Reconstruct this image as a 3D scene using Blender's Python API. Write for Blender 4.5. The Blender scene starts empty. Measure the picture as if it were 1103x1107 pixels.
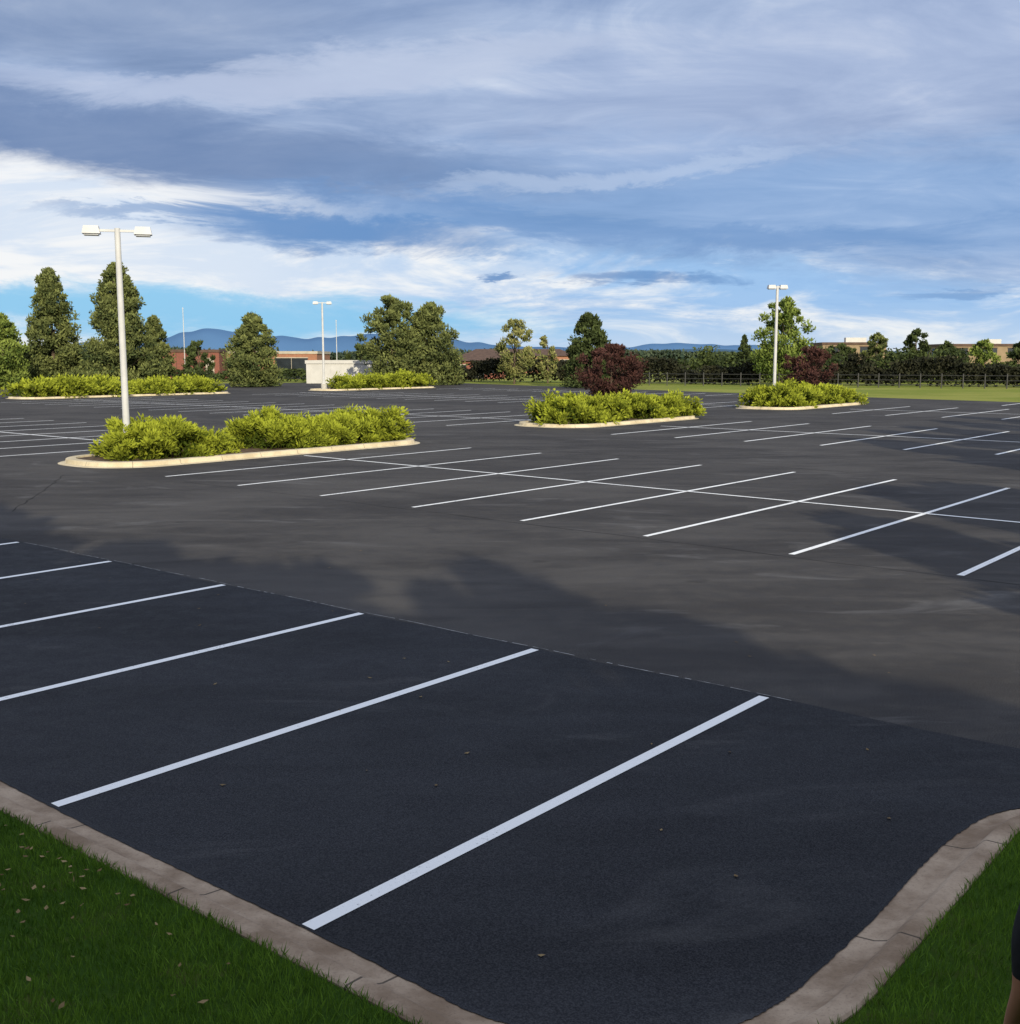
import bpy, bmesh, math, random
import numpy as np
from mathutils import Vector, Matrix
random.seed(3)
SC = bpy.context.scene
COL = SC.collection
# ---------------------------------------------------------------- lot frame (s along stalls, t across)
O = (-1.148, 5.91); D = (.633, .774); A = (-.774, .633)
def W(s, t, z=0.0):
    return (O[0]+D[0]*s+A[0]*t, O[1]+D[1]*s+A[1]*t, z)

# ---------------------------------------------------------------- material helpers
class NT:
    def __init__(s, tree): s.t = tree; s.n = tree.nodes; s.l = tree.links
    def new(s, typ, **kw):
        n = s.n.new(typ)
        for k, v in kw.items(): setattr(n, k, v)
        return n
    def put(s, sock, v):
        if isinstance(v, bpy.types.NodeSocket): s.l.new(v, sock)
        elif v is not None:
            try: sock.default_value = v
            except Exception: sock.default_value = (*v, 1)
    def m(s, op, a, b=None, c=None, clamp=False):
        n = s.new('ShaderNodeMath', operation=op); n.use_clamp = clamp
        s.put(n.inputs[0], a)
        if b is not None: s.put(n.inputs[1], b)
        if c is not None: s.put(n.inputs[2], c)
        return n.outputs[0]
    def mix(s, f, a, b, blend='MIX'):
        n = s.new('ShaderNodeMix', data_type='RGBA', blend_type=blend)
        s.put(n.inputs[0], f); s.put(n.inputs[6], a if isinstance(a, bpy.types.NodeSocket) else (*a, 1)); s.put(n.inputs[7], b if isinstance(b, bpy.types.NodeSocket) else (*b, 1))
        return n.outputs[2]
    def noise(s, vec, scale, detail=4, rough=.55, dist=0):
        n = s.new('ShaderNodeTexNoise'); s.put(n.inputs['Vector'], vec)
        n.inputs['Scale'].default_value = scale; n.inputs['Detail'].default_value = detail
        n.inputs['Roughness'].default_value = rough; n.inputs['Distortion'].default_value = dist
        return n.outputs[0]
    def rng(s, v, a, b, c=0., d=1., smooth=True):
        n = s.new('ShaderNodeMapRange'); n.interpolation_type = 'SMOOTHSTEP' if smooth else 'LINEAR'
        s.put(n.inputs[0], v); n.inputs[1].default_value = a; n.inputs[2].default_value = b
        n.inputs[3].default_value = c; n.inputs[4].default_value = d
        return n.outputs[0]
    def mapping(s, vec, scale=(1, 1, 1), rot=(0, 0, 0), loc=(0, 0, 0)):
        n = s.new('ShaderNodeMapping'); s.put(n.inputs[0], vec)
        n.inputs[1].default_value = loc; n.inputs[2].default_value = rot; n.inputs[3].default_value = scale
        return n.outputs[0]

def newmat(name):
    m = bpy.data.materials.new(name); m.use_nodes = True
    nt = NT(m.node_tree); b = m.node_tree.nodes['Principled BSDF']
    return m, nt, b
def pos(nt): return nt.new('ShaderNodeNewGeometry').outputs['Position']
def bump(nt, b, h, strength=.3, dist=.01):
    n = nt.new('ShaderNodeBump'); n.inputs['Strength'].default_value = strength; n.inputs['Distance'].default_value = dist
    nt.put(n.inputs['Height'], h); nt.l.new(n.outputs[0], b.inputs['Normal'])

def simple(name, c, rough=.7, var=.25, scale=3., metal=0., spec=.3, bmp=0):
    m, nt, b = newmat(name)
    p = pos(nt)
    n = nt.noise(p, scale, 3)
    col = nt.mix(nt.rng(n, .3, .7), tuple(x*(1-var) for x in c), tuple(min(1, x*(1+var)) for x in c))
    nt.put(b.inputs['Base Color'], col); b.inputs['Roughness'].default_value = rough
    b.inputs['Metallic'].default_value = metal; b.inputs['Specular IOR Level'].default_value = spec
    if bmp: bump(nt, b, nt.noise(p, scale*12, 2), bmp, .01)
    return m

def asphalt(name, dark, light, grain=1.0, spec=.08, rough=.9, scuff=.35, midc=.25):
    m, nt, b = newmat(name); p = pos(nt)
    big = nt.noise(nt.mapping(p, (.12, .2, 1), (0, 0, .886)), 1.0, 4, .6, .4)
    swirl = nt.noise(nt.mapping(p, (.30, .9, 1), (0, 0, -.5)), .8, 5, .6, 1.2)
    mid = nt.noise(p, 3.2, 4, .7)
    fine = nt.noise(p, 95, 2, .7)
    f = nt.m('ADD', nt.m('MULTIPLY', big, .65-midc), nt.m('ADD', nt.m('MULTIPLY', swirl, .35), nt.m('MULTIPLY', mid, midc)))
    c = nt.mix(nt.rng(f, .40, .60), dark, light)
    c = nt.mix(nt.rng(fine, .3, .75), nt.mix(.5, c, (0.0, 0.0, 0.0)), nt.mix(.10*grain, c, (.35, .34, .33)))
    sc = nt.noise(nt.mapping(p, (.45, 1.1, 1), (0, 0, .3)), .6, 7, .68, 1.3)
    c = nt.mix(nt.m('MULTIPLY', nt.rng(sc, .54, .74), scuff), c, (.17, .165, .165))
    # small oil / wet spots
    sp = nt.noise(p, .9, 3, .5); c = nt.mix(nt.m('MULTIPLY', nt.rng(sp, .66, .74), .4), c, tuple(x*.5 for x in dark))
    nt.put(b.inputs['Base Color'], c)
    nt.put(b.inputs['Roughness'], nt.rng(mid, .3, .7, rough-.14, min(1, rough+.08))); b.inputs['Specular IOR Level'].default_value = spec
    bump(nt, b, fine, .4, .005)
    return m
M_lot = asphalt('asphalt_worn', (.042, .039, .040), (.092, .086, .083), scuff=.45)
M_seal = asphalt('asphalt_sealcoat', (.0085, .0095, .0145), (.027, .029, .037), .8, .12, .8, .18, .35)

def paint(name, wear=.62):
    m, nt, b = newmat(name); p = pos(nt)
    n = nt.noise(p, 35, 4, .75); n2 = nt.noise(p, 1.1, 3)
    f = nt.rng(nt.m('ADD', nt.m('MULTIPLY', n, .7), nt.m('MULTIPLY', n2, .3)), wear-.03, wear+.05)
    nt.put(b.inputs['Base Color'], nt.mix(f, (.86, .86, .85), (.28, .28, .28))); b.inputs['Roughness'].default_value = .6
    return m
M_line = paint('line_paint', .61); M_line2 = paint('line_paint_dusty', .57)

def concrete(name, c1, c2, joints=True):
    m, nt, b = newmat(name); p = pos(nt)
    n = nt.noise(p, 1.6, 5, .65); f = nt.noise(p, 60, 3, .7)
    c = nt.mix(nt.rng(n, .35, .65), c1, c2)
    c = nt.mix(nt.m('MULTIPLY', nt.rng(f, .5, .7), .35), c, (.12, .09, .07))
    if joints:
        uv = nt.new('ShaderNodeAttribute'); uv.attribute_name = 'run'
        fr = nt.m('FRACT', nt.m('DIVIDE', uv.outputs['Fac'], 1.5))
        j = nt.m('LESS_THAN', nt.m('ABSOLUTE', nt.m('SUBTRACT', fr, .5)), .005)
        c = nt.mix(nt.m('MULTIPLY', j, .8), c, (.04, .035, .03))
    nt.put(b.inputs['Base Color'], c); b.inputs['Roughness'].default_value = .9; b.inputs['Specular IOR Level'].default_value = .15
    bump(nt, b, f, .4, .004)
    return m
M_kerb = concrete('kerb_concrete', (.22, .155, .105), (.44, .34, .25))
M_kerb2 = concrete('island_kerb_concrete', (.50, .42, .28), (.64, .55, .39))
M_soil = simple('mulch', (.10, .065, .04), .95, .5, 6)

def leafmat(name, c1, c2, trans=0):
    m, nt, b = newmat(name)
    at = nt.new('ShaderNodeAttribute'); at.attribute_name = 'tone'
    c = nt.mix(at.outputs['Fac'], c1, c2)
    nt.put(b.inputs['Base Color'], c); b.inputs['Roughness'].default_value = .8; b.inputs['Specular IOR Level'].default_value = .1
    if trans:
        tr = nt.new('ShaderNodeBsdfTranslucent'); nt.put(tr.inputs[0], c)
        ms = nt.new('ShaderNodeMixShader'); ms.inputs[0].default_value = trans
        out = nt.n['Material Output']
        nt.l.new(b.outputs[0], ms.inputs[1]); nt.l.new(tr.outputs[0], ms.inputs[2]); nt.l.new(ms.outputs[0], out.inputs[0])
    return m
M_bark = simple('bark', (.09, .065, .045), .9, .4, 5)
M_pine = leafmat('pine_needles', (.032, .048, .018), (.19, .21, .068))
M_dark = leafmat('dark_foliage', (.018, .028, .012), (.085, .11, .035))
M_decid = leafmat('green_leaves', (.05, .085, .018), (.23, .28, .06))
M_yel = leafmat('yellow_green_leaves', (.08, .10, .03), (.28, .27, .10))
M_burg = leafmat('burgundy_leaves', (.020, .010, .009), (.10, .045, .038))
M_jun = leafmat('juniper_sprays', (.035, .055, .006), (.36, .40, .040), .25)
M_hedge = leafmat('hedge_leaves', (.010, .012, .008), (.040, .040, .022))
M_blade = leafmat('grass_blades', (.042, .105, .010), (.18, .31, .035), .2)

# ---------------------------------------------------------------- mesh helpers
def mesh_obj(name, verts, faces, mats, idx=None, parent=None, smooth=False):
    me = bpy.data.meshes.new(name); me.from_pydata([tuple(v) for v in verts], [], faces)
    for m in mats: me.materials.append(m)
    if idx is not None: me.polygons.foreach_set('material_index', np.array(idx, dtype=np.int32))
    if smooth: me.polygons.foreach_set('use_smooth', [True]*len(me.polygons))
    me.update()
    ob = bpy.data.objects.new(name, me); COL.objects.link(ob)
    if parent: ob.parent = parent
    return ob
def empty(name, loc=(0, 0, 0)):
    e = bpy.data.objects.new(name, None); COL.objects.link(e); e.location = loc; return e

def box(V, F, I, x0, x1, y0, y1, z0, z1, mi=0):
    n = len(V)
    V += [(x0, y0, z0), (x1, y0, z0), (x1, y1, z0), (x0, y1, z0), (x0, y0, z1), (x1, y0, z1), (x1, y1, z1), (x0, y1, z1)]
    for f in ((0, 3, 2, 1), (4, 5, 6, 7), (0, 1, 5, 4), (1, 2, 6, 5), (2, 3, 7, 6), (3, 0, 4, 7)):
        F.append(tuple(n+i for i in f)); I.append(mi)
def tube(V, F, I, p0, p1, r0, r1, seg=8, mi=0, cap=True):
    p0 = Vector(p0); p1 = Vector(p1); d = (p1-p0).normalized()
    a = d.orthogonal().normalized(); b = d.cross(a); n = len(V)
    for p, r in ((p0, r0), (p1, r1)):
        for i in range(seg):
            th = 2*math.pi*i/seg; V.append(tuple(p+a*math.cos(th)*r+b*math.sin(th)*r))
    for i in range(seg):
        j = (i+1) % seg; F.append((n+i, n+j, n+seg+j, n+seg+i)); I.append(mi)
    if cap:
        F.append(tuple(n+seg+i for i in range(seg))); I.append(mi)

def leaf_geo(rng, P, L, Wd, dirs=None):
    n = len(P)
    if dirs is None: dirs = rng.normal(size=(n, 3))
    dirs = dirs/np.linalg.norm(dirs, axis=1, keepdims=True)
    b = np.cross(dirs, rng.normal(size=(n, 3))); b /= np.linalg.norm(b, axis=1, keepdims=True)
    l = L*(.6+.8*rng.random((n, 1))); w = Wd*(.6+.8*rng.random((n, 1)))
    v = np.stack([P-dirs*l*.5, P+b*w*.5, P+dirs*l*.5, P-b*w*.5], axis=1)
    return v.reshape(-1, 3)

def veg_object(name, leafV, tone, leafmat_, V=None, F=None, parent=None, loc=(0, 0, 0)):
    V = V or []; F = F or []
    nl = len(leafV)//4; nv = len(leafV)
    allv = np.concatenate([leafV, np.array(V).reshape(-1, 3)]) if V else leafV
    faces_loops = [np.arange(nv)]
    sizes = [np.full(nl, 4)]
    if F:
        faces_loops.append(np.array([i+nv for f in F for i in f])); sizes.append(np.array([len(f) for f in F]))
    loops = np.concatenate(faces_loops).astype(np.int32); sizes = np.concatenate(sizes).astype(np.int32)
    starts = np.concatenate([[0], np.cumsum(sizes)[:-1]]).astype(np.int32)
    me = bpy.data.meshes.new(name)
    me.vertices.add(len(allv)); me.vertices.foreach_set('co', allv.astype(np.float32).ravel())
    me.loops.add(len(loops)); me.loops.foreach_set('vertex_index', loops)
    me.polygons.add(len(sizes)); me.polygons.foreach_set('loop_start', starts); me.polygons.foreach_set('loop_total', sizes)
    me.materials.append(leafmat_); me.materials.append(M_bark)
    mi = np.zeros(len(sizes), np.int32); mi[nl:] = 1
    me.polygons.foreach_set('material_index', mi)
    at = me.attributes.new('tone', 'FLOAT', 'FACE')
    tt = np.zeros(len(sizes), np.float32); tt[:nl] = tone; at.data.foreach_set('value', tt)
    me.update(calc_edges=True); me.validate()
    ob = bpy.data.objects.new(name, me); COL.objects.link(ob); ob.location = loc
    if parent: ob.parent = parent
    return ob

def tree(name, x, y, h, R, kind='pine', mat=None, seed=1, n=7000, leaf=.3, z0=0., low=.08, K=70, crs=1.0):
    rng = np.random.default_rng(seed); mat = mat or M_pine
    base = h*low; ch = h-base
    C = []; RC = []
    for i in range(K):
        u = (i+rng.random())/K
        if kind == 'pine': env = R*((1-u)**.80)*min(1, (u+.22)/.30)
        elif kind == 'wide': env = R*((1-u)**.52)*min(1, (u+.30)/.38)
        elif kind == 'dome': env = R*math.sqrt(max(.015, 1-(max(0, u-.15)/.85)**1.7))*min(1, (u+.35)/.42)
        else: env = R*math.sqrt(max(.03, 1-(2*u-1)**2))
        rr = env*(rng.random()**.42)*.84; th = rng.random()*6.283
        lob = 1+.10*math.sin(th*2+seed)+.09*math.sin(th*5+u*7+seed)
        C.append((rr*math.cos(th)*lob, rr*math.sin(th)*lob, base+u*ch*.95)); RC.append(R*crs*(.17+.15*rng.random())*(1.2-.7*u))
    C = np.array(C); RC = np.array(RC)
    per = max(8, n//K); P = []; T = []; Dr = []
    for c, r in zip(C, RC):
        d = rng.normal(size=(per, 3)); d /= np.linalg.norm(d, axis=1, keepdims=True)
        rad = r*(.35+.85*rng.random((per, 1)))
        q = c+d*rad*np.array([1, 1, .85])
        P.append(q); base_t = rng.random()*.4
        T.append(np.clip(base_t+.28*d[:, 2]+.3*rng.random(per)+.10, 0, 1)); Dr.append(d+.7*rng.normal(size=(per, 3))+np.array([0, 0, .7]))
    P = np.concatenate(P); T = np.concatenate(T); Dr = np.concatenate(Dr)
    P[:, 2] = np.maximum(P[:, 2], .15)
    LV = leaf_geo(rng, P, leaf*1.3, leaf*.58, Dr)
    V = []; F = []; I = []
    tr = max(.08, h*.018)
    tube(V, F, I, (0, 0, -.1), (0.05*h*.1, 0, h*.5), tr, tr*.55, 8); tube(V, F, I, (0.05*h*.1, 0, h*.5), (0, 0, h*.9), tr*.55, tr*.12, 8)
    for k in rng.choice(K, min(K, 22), replace=False):
        c = C[k]; zb = max(h*.06, c[2]-.35*math.hypot(c[0], c[1])-.1*h)
        tube(V, F, I, (0, 0, zb), tuple(c), tr*.35, tr*.07, 5)
    return veg_object(name, LV, T, mat, V, F, loc=(x, y, z0))

def shrub(name, mounds, seed, n=14000, mat=None, L=.17, Wd=.055, tuft=.30):
    """spreading juniper: mounds covered with feathery tufts, dark recesses between"""
    rng = np.random.default_rng(seed); mat = mat or M_jun
    area = sum(m[2]**2 for m in mounds); P = []; T = []; Dr = []; V = []; F = []; I = []
    for (x, y, r, h) in mounds:
        nt_ = max(12, int(30*r*r*(.3/tuft)**2)); per = max(8, int(n*r*r/area/nt_))
        for k in range(nt_):
            u = rng.random()**.8; th = rng.random()*6.283
            d = np.array([math.cos(th)*math.sqrt(1-u*u), math.sin(th)*math.sqrt(1-u*u), u])
            j = rng.uniform(.72, 1.06); c = np.array([x+d[0]*r*j, y+d[1]*r*j, .06+d[2]*h*j*.92])
            ax = d*.7+np.array([0, 0, .45])+rng.normal(size=3)*.25; ax /= np.linalg.norm(ax)
            rt = tuft*rng.uniform(.6, 1.4); tt = rng.uniform(-.14, .22)
            e = rng.normal(size=(per, 3)); e /= np.linalg.norm(e, axis=1, keepdims=True); e += ax*.6
            rad = rt*np.sqrt(rng.random((per, 1)))
            q = c+e*rad*np.array([1, 1, .7]); q[:, 2] = np.maximum(q[:, 2], .05)
            P.append(q); up = (e@ax)
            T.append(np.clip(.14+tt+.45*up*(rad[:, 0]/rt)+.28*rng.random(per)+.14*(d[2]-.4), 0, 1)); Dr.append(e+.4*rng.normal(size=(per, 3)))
        k = per*nt_//5
        d = rng.normal(size=(k, 3)); d[:, 2] = np.abs(d[:, 2]); d /= np.linalg.norm(d, axis=1, keepdims=True)
        P.append(np.array([x, y, .05])+d*np.array([r, r, h])*rng.uniform(.6, .82, (k, 1))); T.append(.12*rng.random(k)); Dr.append(rng.normal(size=(k, 3)))  # inner sprays toned dark: recess shade put into the leaf colour
        for j in range(6):
            a = rng.random()*6.28
            tube(V, F, I, (x, y, 0), (x+math.cos(a)*r*.6, y+math.sin(a)*r*.6, h*.55), .035, .01, 5)
    P = np.concatenate(P)
    return veg_object(name, leaf_geo(rng, P, L, Wd, np.concatenate(Dr)), np.concatenate(T), mat, V, F)

# ---------------------------------------------------------------- world / sun
SUN_EL = math.radians(20); sx, sy = .25, -.968
SUN_ROT = math.atan2(sx, sy)
w = bpy.data.worlds.new("World"); SC.world = w; w.use_nodes = True
nt = NT(w.node_tree); nt.n.clear()
tc = nt.new('ShaderNodeTexCoord').outputs['Generated']
sep = nt.new('ShaderNodeSeparateXYZ'); nt.l.new(tc, sep.inputs[0]); X, Y, Z = sep.outputs
az = nt.m('ARCTAN2', X, Y); el = nt.m('ARCSINE', Z)
zz = nt.m('ADD', nt.m('MAXIMUM', Z, 0.), .10)
cmb = nt.new('ShaderNodeCombineXYZ'); nt.put(cmb.inputs[0], nt.m('DIVIDE', X, zz)); nt.put(cmb.inputs[1], nt.m('DIVIDE', Y, zz))
PL = cmb.outputs[0]
nA = nt.noise(nt.mapping(PL, (.8, 1.1, 1), (0, 0, .35), (3.1, 1.7, 0)), 1.0, 3, .5, .6)
nB = nt.noise(nt.mapping(PL, (1.3, 2.6, 1), (0, 0, .75), (1.3, 5.2, 0)), 1.1, 6, .62, .9)
nC = nt.noise(nt.mapping(PL, (.8, 1.0, 1), (0, 0, -.35), (8.3, .2, 0)), 2.2, 7, .62, 1.0)
ae = nt.new('ShaderNodeCombineXYZ'); nt.put(ae.inputs[0], az); nt.put(ae.inputs[1], nt.m('MULTIPLY', el, 4.0))
nD = nt.noise(ae.outputs[0], 5.0, 6, .62, .6); nE = nt.noise(nt.mapping(ae.outputs[0], (1, 1, 1), (0, 0, .3), (4, 4, 0)), 6.5, 7, .68, .4)
az2 = nt.m('ADD', az, nt.m('MULTIPLY', nt.m('SUBTRACT', nD, .5), .30))
el2 = nt.m('ADD', el, nt.m('MULTIPLY', nt.m('SUBTRACT', nE, .5), .066))
def blob(a0, e0, ra, re, tilt=0., soft=1.6):
    da = nt.m('SUBTRACT', az2, a0); de = nt.m('SUBTRACT', el2, nt.m('ADD', e0, nt.m('MULTIPLY', da, tilt)))
    q = nt.m('ADD', nt.m('POWER', nt.m('ABSOLUTE', nt.m('DIVIDE', da, ra)), 2.), nt.m('POWER', nt.m('ABSOLUTE', nt.m('DIVIDE', de, re)), 2.))
    return nt.rng(q, soft, .1)
f = nt.m('ADD', nt.m('MULTIPLY', nA, .40), nt.m('ADD', nt.m('MULTIPLY', nB, .25), nt.m('MULTIPLY', nC, .35)))
cr = nt.new('ShaderNodeValToRGB'); nt.put(cr.inputs[0], f)
e = cr.color_ramp.elements; e[0].position = .36; e[0].color = (.18, .27, .47, 1); e[1].position = .64; e[1].color = (.66, .73, .87, 1)
k = e.new(.45); k.color = (.28, .38, .60, 1); k = e.new(.54); k.color = (.41, .51, .72, 1)
cloud = cr.outputs[0]
bm_ = blob(.26, .125, .36, .045, -.05, 2.6); cloud = nt.mix(nt.m('MULTIPLY', bm_, .6), cloud, (.22, .40, .72))
dm = blob(-.36, .172, .36, .028, -.05, 2.2); cloud = nt.mix(nt.m('MULTIPLY', dm, .75), cloud, (.13, .21, .41))
dm = blob(-.40, .27, .25, .035, .0, 2.4); cloud = nt.mix(nt.m('MULTIPLY', dm, .5), cloud, (.20, .275, .45))
lm = blob(-.12, .235, .18, .014, .12, 2.6); cloud = nt.mix(nt.m('MULTIPLY', lm, .7), cloud, (.55, .62, .79))
lm = blob(-.30, .215, .16, .008, .06, 2.6); cloud = nt.mix(nt.m('MULTIPLY', lm, .45), cloud, (.48, .55, .74))
lm = blob(.30, .23, .25, .05, .1, 2.6); cloud = nt.mix(nt.m('MULTIPLY', lm, .4), cloud, (.42, .50, .72))
lm = blob(.10, .155, .16, .007, .10, 2.6); cloud = nt.mix(nt.m('MULTIPLY', lm, .5), cloud, (.55, .65, .84))
edge = nt.m('SUBTRACT', nt.m('SUBTRACT', .112, nt.m('MULTIPLY', az, .11)), el2)
wm = nt.rng(edge, -.012, .02)
lowcol = nt.mix(nt.rng(nD, .42, .58), (.34, .56, .88), (.95, .96, .97))
left = nt.rng(az, .10, -.25)
lowcol = nt.mix(nt.m('MULTIPLY', left, .60), lowcol, (.97, .97, .98))
rightdim = nt.m('MULTIPLY', nt.m('SUBTRACT', 1., left), nt.rng(nE, .44, .58))
lowcol = nt.mix(nt.m('MULTIPLY', rightdim, .60), lowcol, (.28, .50, .84))
cloud = nt.mix(nt.m('MULTIPLY', wm, .95), cloud, lowcol)
for (a0, e0, ra, re, ti, st) in ((-.14, .106, .15, .019, -.05, .95), (.005, .073, .022, .005, 0, .9), (.11, .066, .06, .009, -.05, .8), (-.28, .118, .12, .006, 0, .6), (.25, .100, .16, .012, 0, .5), (.36, .055, .05, .005, 0, .5), (-.05, .125, .2, .010, -.1, .5)):
    cloud = nt.mix(nt.m('MULTIPLY', blob(a0, e0, ra, re, ti), st), cloud, (.11, .26, .56))
cloud = nt.mix(nt.m('MULTIPLY', nt.rng(el, .05, .0), .5), cloud, (.76, .85, .93))
cloud = nt.mix(nt.m('MULTIPLY', blob(-.30, .036, .30, .020, -.03, 2.0), .9), cloud, (.20, .56, .88))
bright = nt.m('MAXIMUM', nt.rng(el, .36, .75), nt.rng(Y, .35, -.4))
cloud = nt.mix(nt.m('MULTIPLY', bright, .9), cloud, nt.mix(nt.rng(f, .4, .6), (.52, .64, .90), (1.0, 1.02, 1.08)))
sky = nt.new('ShaderNodeTexSky', sky_type='NISHITA'); sky.sun_disc = False; sky.sun_elevation = SUN_EL; sky.sun_rotation = SUN_ROT
bg1 = nt.new('ShaderNodeBackground'); nt.put(bg1.inputs[0], sky.outputs[0]); bg1.inputs[1].default_value = .10
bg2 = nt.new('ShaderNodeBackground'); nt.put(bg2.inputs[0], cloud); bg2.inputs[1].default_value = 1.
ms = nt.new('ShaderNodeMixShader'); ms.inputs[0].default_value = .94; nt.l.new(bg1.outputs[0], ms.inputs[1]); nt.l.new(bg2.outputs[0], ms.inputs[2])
out = nt.new('ShaderNodeOutputWorld'); nt.l.new(ms.outputs[0], out.inputs[0])
try:
    w.cycles.sampling_method = 'MANUAL'; w.cycles.sample_map_resolution = 256
except Exception: pass
sd = bpy.data.lights.new('sun', 'SUN'); sd.energy = 5.0; sd.angle = math.radians(.5); sd.color = (1, .90, .68)
so = bpy.data.objects.new('sun', sd); COL.objects.link(so)
sv = Vector((sx*math.cos(SUN_EL), sy*math.cos(SUN_EL), math.sin(SUN_EL))); so.rotation_euler = sv.to_track_quat('Z', 'Y').to_euler()
so.location = (20, -40, 40)

# ---------------------------------------------------------------- ground, lot
def grass_ground(name, c1, c2, c3):
    m, nt, b = newmat(name); p = pos(nt)
    n = nt.noise(p, .08, 4, .6); n2 = nt.noise(p, 3., 4, .7); n3 = nt.noise(p, 60, 2)
    c = nt.mix(nt.rng(n, .4, .6), c1, c2); c = nt.mix(nt.rng(n2, .5, .75), c, c3)
    c = nt.mix(nt.m('MULTIPLY', nt.rng(n3, .5, .7), .5), c, tuple(x*.4 for x in c1))
    nt.put(b.inputs['Base Color'], c); b.inputs['Roughness'].default_value = .95; b.inputs['Specular IOR Level'].default_value = .05
    bump(nt, b, n3, .5, .02); return m
M_far = grass_ground('dry_ground', (.17, .21, .035), (.25, .26, .06), (.28, .25, .08))
M_lawn = grass_ground('lawn', (.035, .075, .010), (.050, .10, .014), (.07, .08, .02))
G = 14000
mesh_obj('ground', [(-G, -G, -.03), (G, -G, -.03), (G, G, -.03), (-G, G, -.03)], [(0, 1, 2, 3)], [M_far])
lotpts = [(-.05, -9), (-.05, 112), (60, 118), (104, 100), (88, 47), (81, 17.5), (74, -9)]
mesh_obj('parking_lot', [W(s, t, 0) for s, t in reversed(lotpts)], [tuple(range(len(lotpts)))], [M_lot])
rng = np.random.default_rng(5)
top = [(5.63+.03*math.sin(i*.9)+.02*rng.random(), t) for i, t in enumerate(np.linspace(60, -9, 140))]
pv = [W(-.04, 60, .004)] + [W(-.04, -9, .004)] + [W(s, t, .004) for s, t in reversed(top)]
mesh_obj('asphalt_sealcoat_strip', pv, [tuple(range(len(pv)))], [M_seal])
path = []
for t in np.arange(60, -1.2, -.5): path.append((0., t, -1., 0.))
for i in range(13):
    a = math.pi/2*i/12; path.append((1.2-1.2*math.cos(a), -1.2-1.2*math.sin(a), -math.cos(a), -math.sin(a)))
for s in np.arange(1.5, 3.6, .3): path.append((s, -2.4, 0., -1.))
for i in range(13):
    a = math.pi/2*i/12; path.append((3.6+1.3*math.sin(a), -3.7+1.3*math.cos(a), -math.sin(a), -math.cos(a)))
for t in np.arange(-4.2, -9, -.5): path.append((4.9, t, -1., 0.))
prof = [(-.01, -.02), (0, .008), (.13, .02), (.20, .045), (.25, .105), (.27, .118), (.37, .12), (.385, .11), (.39, .0)]
def kerb_mesh(name, path, prof, mat, closed=False):
    V = []; F = []; run = []; L = 0; last = None
    for (s, t, ns, ntt) in path:
        if last: L += math.hypot(s-last[0], t-last[1])
        last = (s, t)
        for (o, z) in prof: V.append(W(s+ns*o, t+ntt*o, z)); run.append(L)
    m = len(prof); n = len(path)
    for i in range(n if closed else n-1):
        j = (i+1) % n
        for k in range(m-1): F.append((i*m+k, j*m+k, j*m+k+1, i*m+k+1))
    ob = mesh_obj(name, V, F, [mat])
    at = ob.data.attributes.new('run', 'FLOAT', 'POINT'); at.data.foreach_set('value', np.array(run, np.float32))
    bm = bmesh.new(); bm.from_mesh(ob.data); bmesh.ops.recalc_face_normals(bm, faces=bm.faces); bm.to_mesh(ob.data); bm.free()
    return ob
kerb_mesh('kerb', path, prof, M_kerb)
V = []; F = []
rg = random.Random(8)
sub = [p_ for p_ in path if p_[1] < 14]
fine_ = []
for a, b in zip(sub[:-1], sub[1:]):
    for q in range(8): fine_.append(tuple(a[i]+(b[i]-a[i])*q/8 for i in range(4)))
for i, (s, t, a, b) in enumerate(fine_):
    o = .014+.012*rg.random()+.012*math.sin(i*.11)
    V += [W(s-a*.02, t-b*.02, .007), W(s+a*o, t+b*o, .0155)]
for i in range(len(fine_)-1): F.append((2*i, 2*i+1, 2*i+3, 2*i+2))
mesh_obj('sealer_edge', V, F, [M_seal])
def hill(s): 
    d = max(0, -s-.38); return .10+min(1.45, .16*d*min(1, d/1.2)+.16*max(0, d-1.2))
V = []; F = []; ss = [-.37, -.6, -.9, -1.3, -1.8, -2.5, -3.5, -5, -7, -9.5, -13, -20, -40]; ts = list(np.arange(-40, 61, 2.))
for s in ss:
    for t in ts: V.append(W(s, t, hill(s)))
nn = len(ts)
for i in range(len(ss)-1):
    for j in range(nn-1): F.append((i*nn+j, i*nn+j+1, (i+1)*nn+j+1, (i+1)*nn+j))
mesh_obj('lawn_bank', V, F, [M_lawn], smooth=True)
inner = [(s+a*.37, t+b*.37) for s, t, a, b in path if t < -1.2]
poly = [(-.37, -1.2)]+inner+[(4.53, -40), (-.37, -40)]
pv = [W(s, t, .1) for s, t in poly]
mesh_obj('lawn', pv, [tuple(range(len(pv)))], [M_lawn])
mesh_obj('lawn_verge', [W(4.53, -9, .02), W(85, -9, .02), W(85, -60, .02), W(4.53, -60, .02)], [(0, 1, 2, 3)], [M_far])
def inlawn(s, t):
    a = (s < -.375) 
    b = (t < -2.78) & (s < 3.6)
    c = (s < .9) & (t < -1.2) & (((s-1.2)**2+(t+1.2)**2) > 1.58**2)
    d = (s >= 3.6) & (((s-3.6)**2+(t+3.7)**2) < .92**2) | ((s >= 3.6) & (s < 4.52) & (t < -3.7))
    return a | b | c | d
rng = np.random.default_rng(11)
N = 320000
s = rng.uniform(-2.8, 4.52, N); t = rng.uniform(-5.5, 7.5, N)
dist = np.hypot(O[0]+D[0]*s+A[0]*t, O[1]+D[1]*s+A[1]*t)
keep = inlawn(s, t) & (dist > 3.0) & ~((s > .5) & (t > -1.2)); s = s[keep]; t = t[keep]
hz = np.array([hill(q) for q in s]); n = len(s)
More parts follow.
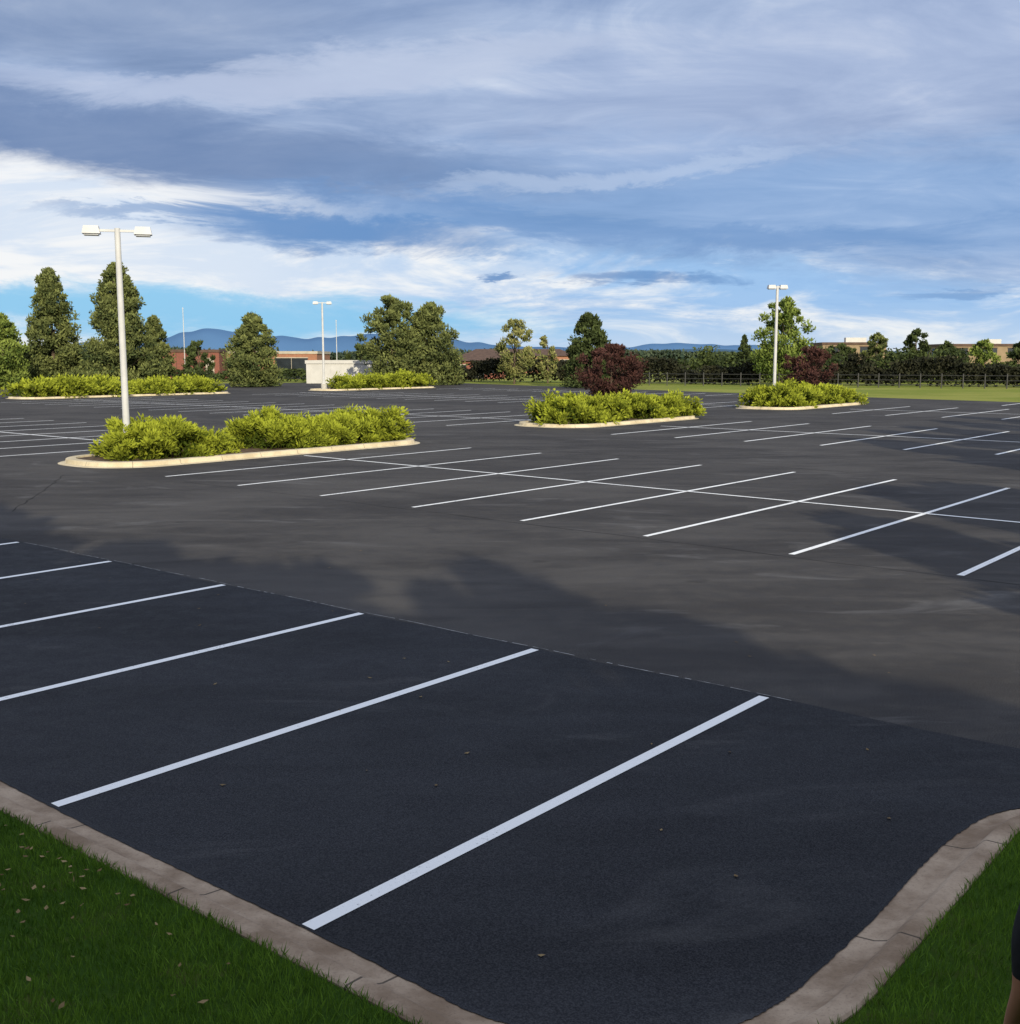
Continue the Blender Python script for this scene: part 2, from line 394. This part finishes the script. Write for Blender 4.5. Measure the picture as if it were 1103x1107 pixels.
B = np.stack([O[0]+D[0]*s+A[0]*t, O[1]+D[1]*s+A[1]*t, hz], 1)
clump = .5+.5*np.sin(B[:, 0]*3.1+1.3*np.sin(B[:, 1]*2.3))*np.cos(B[:, 1]*2.7+B[:, 0])
clump2 = .5+.5*np.sin(B[:, 0]*11+2*np.sin(B[:, 1]*7))*np.cos(B[:, 1]*9)
d = rng.normal(size=(n, 3))*.42; d[:, 2] = 1; d /= np.linalg.norm(d, axis=1, keepdims=True)
hh = (.04+.04*rng.random(n))*(.75+.35*clump+.25*clump2)
P = B+d*hh[:, None]*.45
bb = np.cross(d, rng.normal(size=(n, 3))); bb /= np.linalg.norm(bb, axis=1, keepdims=True)
wd = .0045+.003*rng.random((n, 1))
lv = np.stack([B-bb*wd*.6-np.array([0, 0, .01]), P-bb*wd*.5, B+d*hh[:, None], P+bb*wd*.5], 1).reshape(-1, 3)
veg_object('grass', lv, np.clip(.0+.40*clump+.25*clump2+.5*rng.random(n)**2, 0, 1), M_blade)
rng = np.random.default_rng(4); n = 240
s = rng.uniform(-2.6, -.5, n); t = np.where(rng.random(n) < .6, rng.normal(1.6, .6, n), rng.uniform(-2, 8, n))
P = np.stack([O[0]+D[0]*s+A[0]*t, O[1]+D[1]*s+A[1]*t, np.array([hill(q) for q in s])+.045+.02*rng.random(n)], 1)
s2 = rng.uniform(.3, 9, 45); t2 = rng.uniform(-2, 12, 45)
P = np.concatenate([P, np.stack([O[0]+D[0]*s2+A[0]*t2, O[1]+D[1]*s2+A[1]*t2, np.full(45, .012)], 1)])
dd = rng.normal(size=(len(P), 3)); dd[:, 2] *= .15
V4 = []
for p, q in zip(P, dd):
    q = q/np.linalg.norm(q); b = np.cross(q, [0, 0, 1.]); l = .025+.03*rng.random(); V4 += [p-q*l*.5, p+b*l*.3, p+q*l*.5+np.array([0, 0, .006]), p-b*l*.3]
M_lit = leafmat('dry_leaves', (.10, .06, .025), (.30, .22, .11))
veg_object('fallen_leaves', np.array(V4), rng.random(len(P)), M_lit)

# ---------------------------------------------------------------- painted lines
LV = []; LF = []; LI = []
def line(s0, t0, s1, t1, wd=.1, z=.008, mi=0):
    d = math.hypot(s1-s0, t1-t0); a = -(t1-t0)/d*wd/2; b = (s1-s0)/d*wd/2; n = len(LV)
    LV.extend([W(s0+a, t0+b, z), W(s1+a, t1+b, z), W(s1-a, t1-b, z), W(s0-a, t0-b, z)]); LF.append((n+3, n+2, n+1, n)); LI.append(mi)
T1 = [0, 2.74, 5.50, 8.3, 11.2, 14.1] + [14.1+2.9*i for i in range(1, 15)]
for t in T1: line(.02, t, 5.6, t, .105)
T2 = [-5.0, -2.2, .5, 3.2, 6.05, 8.95, 12., 15.05, 18.25, 21.5]
for t in T2: line(12.85+.03*t, t, 24.85+.05*t, t, .11, mi=1)
line(18.7, -6, 20.1, 23.6, .11, .012, 1)
for (s0, s1, sm) in ((34.8, 47.2, 41), (57, 69.2, 63)):
    for i in range(10): line(s0, -5.9+3.05*i, s1, -5.9+3.05*i, .13, mi=1)
    line(sm, -6, sm, 23, .13, .012, 1)
for (s0, s1, sm) in ((13.4, 25.6, 19.5), (35, 47.2, 41), (57, 69.2, 63)):
    for i in range(15): line(s0, 31+3.05*i, s1, 31+3.05*i, .13, mi=1)
    line(sm, 30, sm, 74.5, .13, .012, 1)
for i in range(14): line(79, 33+3.05*i, 84.5, 33+3.05*i, .15, mi=1)
for i in range(8): line(74.5, -4+3.05*i, 79.5, -4+3.05*i, .15, mi=1)
mesh_obj('parking_stall_lines', LV, LF, [M_line, M_line2], LI)
LV = []; LF = []; LI = []
M_seam = simple('seam_chalk', (.26, .26, .26), .9, .5, 4)
tt = list(np.linspace(-.25, 14, 200))
for a, b in zip(tt[:-1], tt[1:]):
    if random.random() < .8: line(5.66+.012*math.sin(a*3), a, 5.66+.012*math.sin(b*3), b, .006+.012*random.random(), .0085)
mesh_obj('pavement_seam', LV, LF, [M_seam])
LV = []; LF = []; LI = []
M_crack = simple('crack_sealant', (.020, .020, .022), .9, .2, 4, spec=.1)
def crack(s0, t0, s1, t1, wd=.02):
    n = 24; last = None
    for i in range(n+1):
        f = i/n; p = (s0+(s1-s0)*f+random.uniform(-.05, .05), t0+(t1-t0)*f+random.uniform(-.05, .05))
        if last: line(last[0], last[1], p[0], p[1], wd*random.uniform(.6, 1.3), .0045)
        last = p
crack(12.6, -5, 13.1, 20, .014); crack(7.5, 18, 12, 24, .02); crack(6.5, -4, 10, -1.5, .012); crack(26, 0, 27, 24, .03)
mesh_obj('pavement_cracks', LV, LF, [M_crack])

# ---------------------------------------------------------------- islands
def island(name, s0, s1, t0, t1, r=1.3):
    cs = [(s1-r, t1-r, 0), (s0+r, t1-r, 90), (s0+r, t0+r, 180), (s1-r, t0+r, 270)]; p = []
    for (a, b, g) in cs:
        for i in range(9):
            th = math.radians(g+i*90/8); p.append((a+r*math.cos(th), b+r*math.sin(th), -math.cos(th), -math.sin(th)))
    par = empty(name)
    k = kerb_mesh('kerb_ring', p, [(-.22, .006), (-.02, .03), (.015, .14), (.04, .155), (.30, .155), (.32, .09)], M_kerb2, True); k.parent = par
    v = [W(s+a*.31, t+b*.31, .11) for s, t, a, b in p]
    mesh_obj('planting_bed', v, [tuple(range(len(v)))], [M_soil], parent=par)
island('parking_island', 13.6, 26.8, 24.2, 28.0, 1.6)
island('parking_island', 36.9, 48.6, 24.9, 29.0, 1.6)
island('parking_island', 59.4, 71.5, 25.2, 29.2)
island('parking_island', 68, 83, 76, 79.8)
island('parking_island', 39, 58, 77.5, 81.5)
def row(sa, sb, ta, tb, n, r, h, seed):
    rg = random.Random(seed); L = []
    for i in range(n):
        f = (i+.5)/n
        for q in (0, 1):
            s = sa+(sb-sa)*f+rg.uniform(-.35, .35); t = (ta if q == 0 else tb)+rg.uniform(-.2, .2)
            p = W(s, t); L.append((p[0], p[1], r*rg.uniform(.8, 1.2), h*rg.uniform(.72, 1.12)))
    return L
R2 = row
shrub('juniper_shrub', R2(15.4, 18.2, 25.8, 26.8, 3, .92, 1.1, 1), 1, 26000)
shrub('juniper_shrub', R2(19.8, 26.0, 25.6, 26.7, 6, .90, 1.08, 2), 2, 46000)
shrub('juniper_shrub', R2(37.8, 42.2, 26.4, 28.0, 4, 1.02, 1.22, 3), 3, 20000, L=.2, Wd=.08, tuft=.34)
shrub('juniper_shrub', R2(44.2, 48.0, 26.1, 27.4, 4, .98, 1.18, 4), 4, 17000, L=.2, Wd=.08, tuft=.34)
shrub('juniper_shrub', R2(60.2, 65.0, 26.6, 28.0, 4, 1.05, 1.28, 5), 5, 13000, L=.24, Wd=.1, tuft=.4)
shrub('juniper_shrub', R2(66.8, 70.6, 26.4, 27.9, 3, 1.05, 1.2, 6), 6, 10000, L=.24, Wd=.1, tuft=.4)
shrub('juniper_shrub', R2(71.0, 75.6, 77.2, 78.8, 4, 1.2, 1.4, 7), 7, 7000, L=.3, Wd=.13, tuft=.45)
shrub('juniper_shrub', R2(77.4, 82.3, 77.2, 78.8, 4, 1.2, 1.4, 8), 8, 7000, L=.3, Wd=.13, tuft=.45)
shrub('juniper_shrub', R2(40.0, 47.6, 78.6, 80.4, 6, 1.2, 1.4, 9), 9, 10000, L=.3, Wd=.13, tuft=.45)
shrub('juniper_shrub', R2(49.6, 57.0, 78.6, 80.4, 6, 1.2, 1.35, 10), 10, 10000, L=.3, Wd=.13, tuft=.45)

# ---------------------------------------------------------------- lamps
M_white = simple('white_lamp_paint', (.50, .50, .50), .5, .08, 2)
M_lens = simple('lamp_lens', (.35, .36, .38), .2, .1, 3)
M_base = simple('lamp_base_concrete', (.42, .40, .36), .9, .15, 4)
def street_lamp(x, y, h, rot, half=.95):
    e = empty('street_lamp', (x, y, .1)); e.rotation_euler = (0, 0, rot)
    V = []; F = []; I = []
    tube(V, F, I, (0, 0, 0), (0, 0, .55), .28, .28, 16)
    mesh_obj('concrete_base', V, F, [M_base], parent=e)
    V = []; F = []; I = []
    box(V, F, I, -.17, .17, -.17, .17, .55, .60)
    tube(V, F, I, (0, 0, .6), (0, 0, h-.02), .105, .085, 16)
    box(V, F, I, -half+.48, half-.48, -.035, .035, h-.13, h-.06)
    mesh_obj('pole', V, F, [M_white], parent=e)
    for sgn in (-1, 1):
        V = []; F = []; I = []
        xa, xb = sorted((sgn*(half-.52), sgn*half))
        n = len(V); z1 = h+.03; z0 = h-.20
        V += [(xa, -.2, z0), (xb, -.2, z0), (xb, .2, z0), (xa, .2, z0), (xa+.05, -.16, z1), (xb-.05, -.16, z1), (xb-.05, .16, z1), (xa+.05, .16, z1)]
        for f in ((0, 3, 2, 1), (4, 5, 6, 7), (0, 1, 5, 4), (1, 2, 6, 5), (2, 3, 7, 6), (3, 0, 4, 7)): F.append(f); I.append(0)
        box(V, F, I, xa+.05, xb-.05, -.15, .15, z0-.05, z0-.002, 1)
        mesh_obj('lamp_head', V, F, [M_white, M_lens], I, parent=e)
p = W(15.5, 26.5); street_lamp(p[0], p[1], 6.95, .25, 1.0)
p = W(68.9, 78.0); street_lamp(p[0], p[1], 8.3, .2, .9)
p = W(64.0, 28.6); street_lamp(p[0], p[1], 7.65, .1, .65)

# ---------------------------------------------------------------- trees (background)
def PX(px, Yd): return (px-551.5)/1213*Yd
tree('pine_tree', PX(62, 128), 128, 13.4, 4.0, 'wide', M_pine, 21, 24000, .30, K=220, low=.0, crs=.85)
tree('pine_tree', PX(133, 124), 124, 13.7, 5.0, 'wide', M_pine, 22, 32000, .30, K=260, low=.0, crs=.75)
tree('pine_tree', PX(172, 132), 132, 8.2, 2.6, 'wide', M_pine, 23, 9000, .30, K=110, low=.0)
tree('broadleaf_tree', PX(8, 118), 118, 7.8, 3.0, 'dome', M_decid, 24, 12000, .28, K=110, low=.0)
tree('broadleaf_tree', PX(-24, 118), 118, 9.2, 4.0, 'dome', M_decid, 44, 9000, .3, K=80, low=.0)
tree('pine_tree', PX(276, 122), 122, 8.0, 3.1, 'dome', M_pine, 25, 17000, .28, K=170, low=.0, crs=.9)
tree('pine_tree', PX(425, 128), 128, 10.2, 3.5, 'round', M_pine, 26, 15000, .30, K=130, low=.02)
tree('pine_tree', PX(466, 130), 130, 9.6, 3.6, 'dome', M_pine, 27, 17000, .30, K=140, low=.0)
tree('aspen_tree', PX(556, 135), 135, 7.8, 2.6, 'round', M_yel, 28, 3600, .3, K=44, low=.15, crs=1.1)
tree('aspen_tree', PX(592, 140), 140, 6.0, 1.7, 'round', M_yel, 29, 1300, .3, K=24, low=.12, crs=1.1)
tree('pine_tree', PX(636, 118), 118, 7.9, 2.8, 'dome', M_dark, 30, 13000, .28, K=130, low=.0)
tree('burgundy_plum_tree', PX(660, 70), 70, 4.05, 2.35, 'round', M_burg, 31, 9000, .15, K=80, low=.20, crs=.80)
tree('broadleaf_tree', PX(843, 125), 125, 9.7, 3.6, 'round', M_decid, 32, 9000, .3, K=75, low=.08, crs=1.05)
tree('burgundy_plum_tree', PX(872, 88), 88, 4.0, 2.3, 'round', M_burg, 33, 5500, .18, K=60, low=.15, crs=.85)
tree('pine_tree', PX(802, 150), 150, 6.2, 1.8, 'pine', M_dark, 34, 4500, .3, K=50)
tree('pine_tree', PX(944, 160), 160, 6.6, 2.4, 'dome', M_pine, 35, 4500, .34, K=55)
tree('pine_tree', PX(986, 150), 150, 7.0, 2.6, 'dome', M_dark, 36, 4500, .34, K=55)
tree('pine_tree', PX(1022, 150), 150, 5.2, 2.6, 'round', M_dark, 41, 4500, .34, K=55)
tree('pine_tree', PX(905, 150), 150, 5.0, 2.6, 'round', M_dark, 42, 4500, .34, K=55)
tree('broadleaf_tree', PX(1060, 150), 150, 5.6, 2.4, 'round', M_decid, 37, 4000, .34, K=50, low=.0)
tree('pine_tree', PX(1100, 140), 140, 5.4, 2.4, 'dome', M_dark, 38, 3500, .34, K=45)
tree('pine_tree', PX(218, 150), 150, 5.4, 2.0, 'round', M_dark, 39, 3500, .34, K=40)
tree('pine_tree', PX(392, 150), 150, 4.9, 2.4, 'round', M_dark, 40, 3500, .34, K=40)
def hedge(name, pts, h, thick, n, mat, seed, leaf=.35, var=.35):
    rng = np.random.default_rng(seed); pts = np.array(pts, float); seg = np.linalg.norm(np.diff(pts, axis=0), axis=1); cum = np.concatenate([[0], np.cumsum(seg)])
    q = rng.random(n)*cum[-1]; x = np.interp(q, cum, pts[:, 0]); y = np.interp(q, cum, pts[:, 1])
    k = 30./max(30., cum[-1]/4)
    hl = h*(1-var+var*(.5+.5*np.sin(q*.6*k+2*np.sin(q*.23*k)))+var*.3*np.sin(q*1.9*k+seed)*np.sin(q*.71*k))
    z = hl*np.sqrt(rng.random(n)); th = thick*(1-.4*(z/h))
    P = np.stack([x+rng.normal(size=n)*.2*thick, y+rng.uniform(-.5, .5, n)*th, z], 1)
    tone = np.clip(.25+.3*np.sin(q*1.7*k)+.3*rng.random(n)+.25*(z/h-.5), 0, 1)
    return veg_object(name, leaf_geo(rng, P, leaf*1.3, leaf*.7), tone, mat)
hedge('hedge', [(-10, 152), (15, 138), (40, 128), (75, 112)], 3.2, 3.0, 30000, M_hedge, 61, .35, .5)
hedge('hedge', [(25, 152), (60, 140), (90, 128)], 4.2, 4.0, 15000, M_dark, 62, .4, .6)
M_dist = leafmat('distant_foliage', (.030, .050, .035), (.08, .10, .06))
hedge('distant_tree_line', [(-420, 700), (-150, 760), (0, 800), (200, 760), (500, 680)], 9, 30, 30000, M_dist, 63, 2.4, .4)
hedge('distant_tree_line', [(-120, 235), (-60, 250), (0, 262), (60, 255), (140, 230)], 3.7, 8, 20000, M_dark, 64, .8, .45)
hedge('hedge', [(-90, 140), (-52, 146), (-18, 150)], 1.6, 2.5, 9000, M_dark, 65, .35, .4)
# trees on the bank behind the viewpoint and along the right boundary; their shadows cross the lot
i = 0
for t in (-29, -26.2, -23.4, -20.8, -18, -15.2, -12.6, -9.8, -7, -4.2, -1.4, 1.6):
    s = -9.6+.5*math.sin(i*2.1); p = W(s, t)
    hx = {3: .9, 4: .8}.get(i, 0)
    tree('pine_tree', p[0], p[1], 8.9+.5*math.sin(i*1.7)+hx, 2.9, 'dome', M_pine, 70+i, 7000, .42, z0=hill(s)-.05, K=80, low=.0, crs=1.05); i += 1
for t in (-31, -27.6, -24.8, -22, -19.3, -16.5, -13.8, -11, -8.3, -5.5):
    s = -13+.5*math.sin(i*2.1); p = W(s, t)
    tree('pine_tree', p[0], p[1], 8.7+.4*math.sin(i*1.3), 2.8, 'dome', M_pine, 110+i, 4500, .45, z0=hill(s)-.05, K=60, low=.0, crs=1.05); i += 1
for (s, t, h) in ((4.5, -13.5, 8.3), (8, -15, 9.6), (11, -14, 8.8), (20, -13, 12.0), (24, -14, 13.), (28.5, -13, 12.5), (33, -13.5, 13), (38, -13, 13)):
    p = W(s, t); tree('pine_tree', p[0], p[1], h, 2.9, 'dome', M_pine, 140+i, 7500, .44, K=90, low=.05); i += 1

# ---------------------------------------------------------------- buildings
M_glass = simple('dark_glass', (.02, .025, .03), .15, .2, 1, spec=.7)
def brick(name, c, mort=(.3, .27, .24)):
    m, nt, b = newmat(name); tcn = nt.new('ShaderNodeTexCoord').outputs['Object']
    se = nt.new('ShaderNodeSeparateXYZ'); nt.l.new(tcn, se.inputs[0]); cb = nt.new('ShaderNodeCombineXYZ')
    nt.put(cb.inputs[0], nt.m('ADD', se.outputs[0], se.outputs[1])); nt.put(cb.inputs[1], se.outputs[2])
    br = nt.new('ShaderNodeTexBrick'); nt.l.new(cb.outputs[0], br.inputs[0]); br.inputs['Scale'].default_value = 2.
    br.inputs['Color1'].default_value = (*c, 1); br.inputs['Color2'].default_value = (*[x*.75 for x in c], 1); br.inputs['Mortar'].default_value = (*mort, 1)
    nt.put(b.inputs['Base Color'], br.outputs[0]); b.inputs['Roughness'].default_value = .85; return m
M_brick = brick('red_brick', (.22, .065, .04), (.20, .11, .09)); M_brick2 = brick('orange_brick', (.34, .14, .075), (.28, .17, .12))
M_tan = simple('tan_stucco', (.26, .19, .12), .9, .1, 1); M_wht = simple('white_panel', (.50, .49, .47), .7, .06, 1)
M_roof = simple('dark_roof', (.09, .055, .04), .8, .2, 2); M_trim = simple('pale_trim', (.40, .35, .28), .7, .1, 1)
def building(name, x, y, w, d, h, rot, wall, trim, floors=1, bay=3.2, units=2, pitched=False, seed=0, windows=True):
    e = empty(name, (x, y, 0)); e.rotation_euler = (0, 0, rot); rg = random.Random(seed)
    V = []; F = []; I = []
    box(V, F, I, -w/2, w/2, -d/2, d/2, 0, h); mesh_obj('walls', V, F, [wall], parent=e)
    V = []; F = []; I = []
    if pitched:
        o = .5; rz = h+d*.18
        V = [(-w/2-o, -d/2-o, h+.01), (w/2+o, -d/2-o, h+.01), (w/2+o, d/2+o, h+.01), (-w/2-o, d/2+o, h+.01), (-w/2+d*.3, 0, rz), (w/2-d*.3, 0, rz)]
        F = [(0, 1, 5, 4), (1, 2, 5), (2, 3, 4, 5), (3, 0, 4), (3, 2, 1, 0)]
        mesh_obj('roof', V, F, [M_roof], parent=e)
    else:
        for (x0, x1, y0, y1) in ((-w/2-.12, w/2+.12, -d/2-.12, -d/2+.2), (-w/2-.12, w/2+.12, d/2-.2, d/2+.12), (-w/2-.12, -w/2+.2, -d/2+.2, d/2-.2), (w/2-.2, w/2+.12, -d/2+.2, d/2-.2)):
            box(V, F, I, x0, x1, y0, y1, h-.25, h+.15)
        mesh_obj('parapet', V, F, [trim], parent=e)
        V = []; F = []; I = []
        for k in range(units):
            a = rg.uniform(-w*.38, w*.38); b = rg.uniform(-d*.2, d*.2); box(V, F, I, a-1.1, a+1.1, b-.8, b+.8, h+.002, h+1.0)
        if units: mesh_obj('roof_units', V, F, [M_wht], parent=e)
    V = []; F = []; I = []; V2 = []; F2 = []; I2 = []
    nb = max(2, int(w/bay)); fh = h/floors
    if windows:
        for fl in range(floors):
            for k in range(nb):
                cx = -w/2+(k+.5)*w/nb; hw = w/nb*.32; z0 = fl*fh+fh*.3; z1 = fl*fh+fh*.78
                if fl == 0 and k == nb//2: z0 = 0.02
                box(V, F, I, cx-hw, cx+hw, -d/2-.03, -d/2+.1, z0, z1)
                box(V2, F2, I2, cx-hw-.08, cx+hw+.08, -d/2-.08, -d/2-.002, z1, z1+.12); box(V2, F2, I2, cx-.03, cx+.03, -d/2-.06, -d/2-.032, z0, z1-.003)
            nbs = max(1, int(d/bay))
            for k in range(nbs):
                cy = -d/2+(k+.5)*d/nbs
                for sg in (-1, 1):
                    xx = sg*w/2; box(V, F, I, xx-.05, xx+.05, cy-.8, cy+.8, fl*fh+fh*.3, fl*fh+fh*.78)
    else:
        box(V, F, I, w*.28, w*.42, -d/2-.03, -d/2+.05, .02, h*.75)
        for k in range(int(w/1.2)): box(V2, F2, I2, -w/2+.6+k*1.2-.03, -w/2+.6+k*1.2+.03, -d/2-.028, -d/2-.002, .05, h-.3)
    mesh_obj('windows', V, F, [M_glass if windows else M_trim], parent=e); mesh_obj('window_frames', V2, F2, [trim], parent=e)
    return e
building('brick_building', PX(214, 165), 165, 9, 10, 4.1, .05, M_brick, M_roof, 1, 4.5, 0, False, 1, False)
building('brick_office_building', PX(296, 170), 172, 15, 12, 3.9, .0, M_brick2, M_trim, 1, 7.5, 0, False, 2)
building('white_utility_building', PX(378, 138), 141, 10.4, 6, 2.65, .03, M_wht, M_wht, 1, 4.8, 0, False, 3, False)
building('brown_roof_building', PX(518, 170), 172, 8, 7, 2.6, .0, M_brick, M_trim, 1, 2.6, 0, True, 4)
building('tan_building', PX(918, 185), 188, 10, 12, 5.4, -.1, M_tan, M_roof, 2, 3.6, 2, False, 5)
building('tan_building', PX(1056, 190), 192, 14, 12, 5.2, -.1, M_tan, M_roof, 2, 3.6, 1, False, 6)
building('brown_roof_building', PX(560, 230), 232, 22, 8, 3.4, 0, M_brick2, M_trim, 1, 3.0, 0, True, 8)
for (px, Yd, top_) in ((203, 150, 335), (366, 160, 348)):
    V = []; F = []; I = []
    h = (386-top_)/1213*Yd+3.18; tube(V, F, I, (0, 0, 0), (0, 0, h), .07, .045, 8); tube(V, F, I, (0, 0, h), (0, 0, h+.18), .09, .04, 8)
    o = mesh_obj('flag_pole', V, F, [M_white]); o.location = (PX(px, Yd), Yd, 0)
V = []; F = []; I = []
M_fence = simple('dark_fence_metal', (.03, .03, .03), .5, .2, 2)
a = Vector((12, 130, 0)); b = Vector((62, 110, 0)); n = 26
for i in range(n+1):
    q = a.lerp(b, i/n); box(V, F, I, q.x-.05, q.x+.05, q.y-.05, q.y+.05, 0, 1.5)
for z in (.35, .8, 1.3): tube(V, F, I, a+Vector((0, 0, z)), b+Vector((0, 0, z)), .035, .035, 6)
mesh_obj('rail_fence', V, F, [M_fence])

# ---------------------------------------------------------------- mountains
M_mtn = simple('hazy_mountain_rock', (.085, .17, .31), 1, .08, .0006, spec=0)  # blue distance haze is put into the base colour
def ridge(name, Yd, x0, x1, hfun, mat, n=500):
    V = []; F = []
    for j, (fy, fh) in enumerate(((0, 0), (.02, .35), (.045, .7), (.07, 1.), (.11, .6), (.16, 0))):
        for i in range(n):
            x = x0+(x1-x0)*i/(n-1); hh = hfun(x)*fh*(1+.10*math.sin(i*.35+j*2)*(fh < 1)); V.append((x*(1+fy), Yd*(1+fy), hh-10*(fh == 0)))
    for j in range(5):
        for i in range(n-1): F.append((j*n+i, j*n+i+1, (j+1)*n+i+1, (j+1)*n+i))
    return mesh_obj(name, V, F, [mat], smooth=True)
rs = random.Random(12); ph = [(rs.uniform(.02, .3), rs.random()*6) for _ in range(16)]
def hf(x):
    p = x/9000*1213+551
    env = 21*math.exp(-((p-225)/150)**2)+16*math.exp(-((p-440)/110)**2)+9*math.exp(-((p-740)/130)**2)+6
    wv = 1+sum(.022*(.09/fq)**.6*math.sin(p*fq+q) for fq, q in ph)
    return env*wv*9000/1213
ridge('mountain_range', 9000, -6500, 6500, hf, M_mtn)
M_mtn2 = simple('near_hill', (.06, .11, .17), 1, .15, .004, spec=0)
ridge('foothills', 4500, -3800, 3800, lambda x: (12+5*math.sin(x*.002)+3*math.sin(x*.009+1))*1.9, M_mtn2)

# ---------------------------------------------------------------- person (left arm just enters the frame at lower right)
def person(x, y, z):
    e = empty('person', (x, y, z)); e.rotation_euler = (0, 0, .15)
    P = [(0, 0, .96), (0, .0, 1.12), (0, .01, 1.28), (0, 0, 1.41), (0, .0, 1.50), (0, .015, 1.56), (0, .03, 1.64), (0, .02, 1.72)]
    R = [.15, .145, .165, .12, .055, .065, .092, .075]
    E = [(i, i+1) for i in range(7)]
    for sg in (-1, 1):
        b = len(P); P += [(sg*.165, 0, 1.40), (sg*.215, -.01, 1.30), (sg*.225, -.03, 1.13), (sg*.20, .05, .98), (sg*.17, .12, .88)]; R += [.075, .062, .046, .038, .028]
        E += [(3, b), (b, b+1), (b+1, b+2), (b+2, b+3), (b+3, b+4)]
        h = len(P); P += [(sg*.17, .145, .81)]; R += [.035]; E += [(b+4, h)]
        for k, (oy, ln) in enumerate(((-.03, .075), (-.01, .085), (.012, .08), (.032, .062))):
            f0 = len(P); P += [(sg*.168, .15+oy, .775), (sg*.162, .157+oy, .775-ln*.55), (sg*.148, .155+oy, .775-ln)]; R += [.011, .0095, .008]
            E += [(h, f0), (f0, f0+1), (f0+1, f0+2)]
        f0 = len(P); P += [(sg*.15, .175, .83), (sg*.14, .19, .79)]; R += [.012, .009]; E += [(h, f0), (f0, f0+1)]
        l = len(P); P += [(sg*.095, 0, .88), (sg*.11, .02, .50), (sg*.115, -.01, .10), (sg*.12, .06, .045), (sg*.125, .17, .035)]; R += [.10, .062, .045, .042, .034]
        E += [(0, l), (l, l+1), (l+1, l+2), (l+2, l+3), (l+3, l+4)]
    me = bpy.data.meshes.new('body_cage'); me.from_pydata(P, E, []); ob = bpy.data.objects.new('tmp', me); COL.objects.link(ob)
    sk = ob.modifiers.new('skin', 'SKIN'); sk.use_smooth_shade = True
    for i, r in enumerate(R): me.skin_vertices[0].data[i].radius = (r*(1.28 if i in (0, 1, 2) else 1), r*(.85 if i in (0, 1, 2) else 1)); me.skin_vertices[0].data[i].use_root = (i == 0)
    su = ob.modifiers.new('sub', 'SUBSURF'); su.levels = 2; su.render_levels = 2
    dg = bpy.context.evaluated_depsgraph_get(); nm = bpy.data.meshes.new_from_object(ob.evaluated_get(dg)); bpy.data.objects.remove(ob)
    nm.name = 'body'; nm.materials.clear()
    for m in (simple('skin', (.36, .17, .10), .55, .08, 8), simple('black_shirt', (.012, .012, .014), .85, .3, 30), simple('dark_trousers', (.02, .021, .028), .9, .3, 30), simple('hair', (.03, .018, .01), .6, .4, 40), simple('shoe_leather', (.03, .02, .015), .5, .2, 9)): nm.materials.append(m)
    for p_ in nm.polygons:
        c = p_.center; ax = abs(c.x)
        arm = (ax > .165 and c.z < 1.17 and c.z > 1.0) or (c.z <= 1.0 and c.y > .085 and ax > .12 and c.z > .6) or (ax > .2 and .9 < c.z < 1.17)
        k = 1
        if c.z > 1.475: k = 3 if (c.z > 1.70 or (c.y < .01 and c.z > 1.58)) else 0
        elif arm: k = 0
        elif c.z < .10: k = 4
        elif c.z < .95: k = 2
        p_.material_index = k; p_.use_smooth = True
    bo = bpy.data.objects.new('body', nm); COL.objects.link(bo); bo.parent = e
    V = []; F = []; I = []
    tube(V, F, I, (0, .11, 1.655), (0, .135, 1.615), .008, .016, 8); tube(V, F, I, (-.025, .108, 1.585), (.025, .108, 1.585), .008, .008, 6)
    for sg in (-1, 1): tube(V, F, I, (sg*.085, .02, 1.60), (sg*.093, .015, 1.66), .012, .018, 8)
    mesh_obj('nose_mouth_ears', V, F, [nm.materials[0]], parent=e)
    for sg in (-1, 1):
        bm = bmesh.new(); bmesh.ops.create_uvsphere(bm, u_segments=12, v_segments=8, radius=.012); mm = bpy.data.meshes.new('eye'); bm.to_mesh(mm); bm.free(); mm.materials.append(M_glass)
        eo = bpy.data.objects.new('eye', mm); COL.objects.link(eo); eo.parent = e; eo.location = (sg*.032, .105, 1.655)
person(1.83, 3.32, .10)

# ---------------------------------------------------------------- camera
cd = bpy.data.cameras.new('camera'); cd.sensor_fit = 'HORIZONTAL'; cd.sensor_width = 36; cd.lens = 36*1213/1103
cd.clip_end = 30000; cd.clip_start = .05
co = bpy.data.objects.new('camera', cd); COL.objects.link(co); co.location = (0, 0, 3.18); co.rotation_euler = (math.radians(90-7.86), 0, 0)
SC.camera = co
SC.view_settings.view_transform = 'Standard'; SC.view_settings.look = 'None'; SC.view_settings.exposure = 0
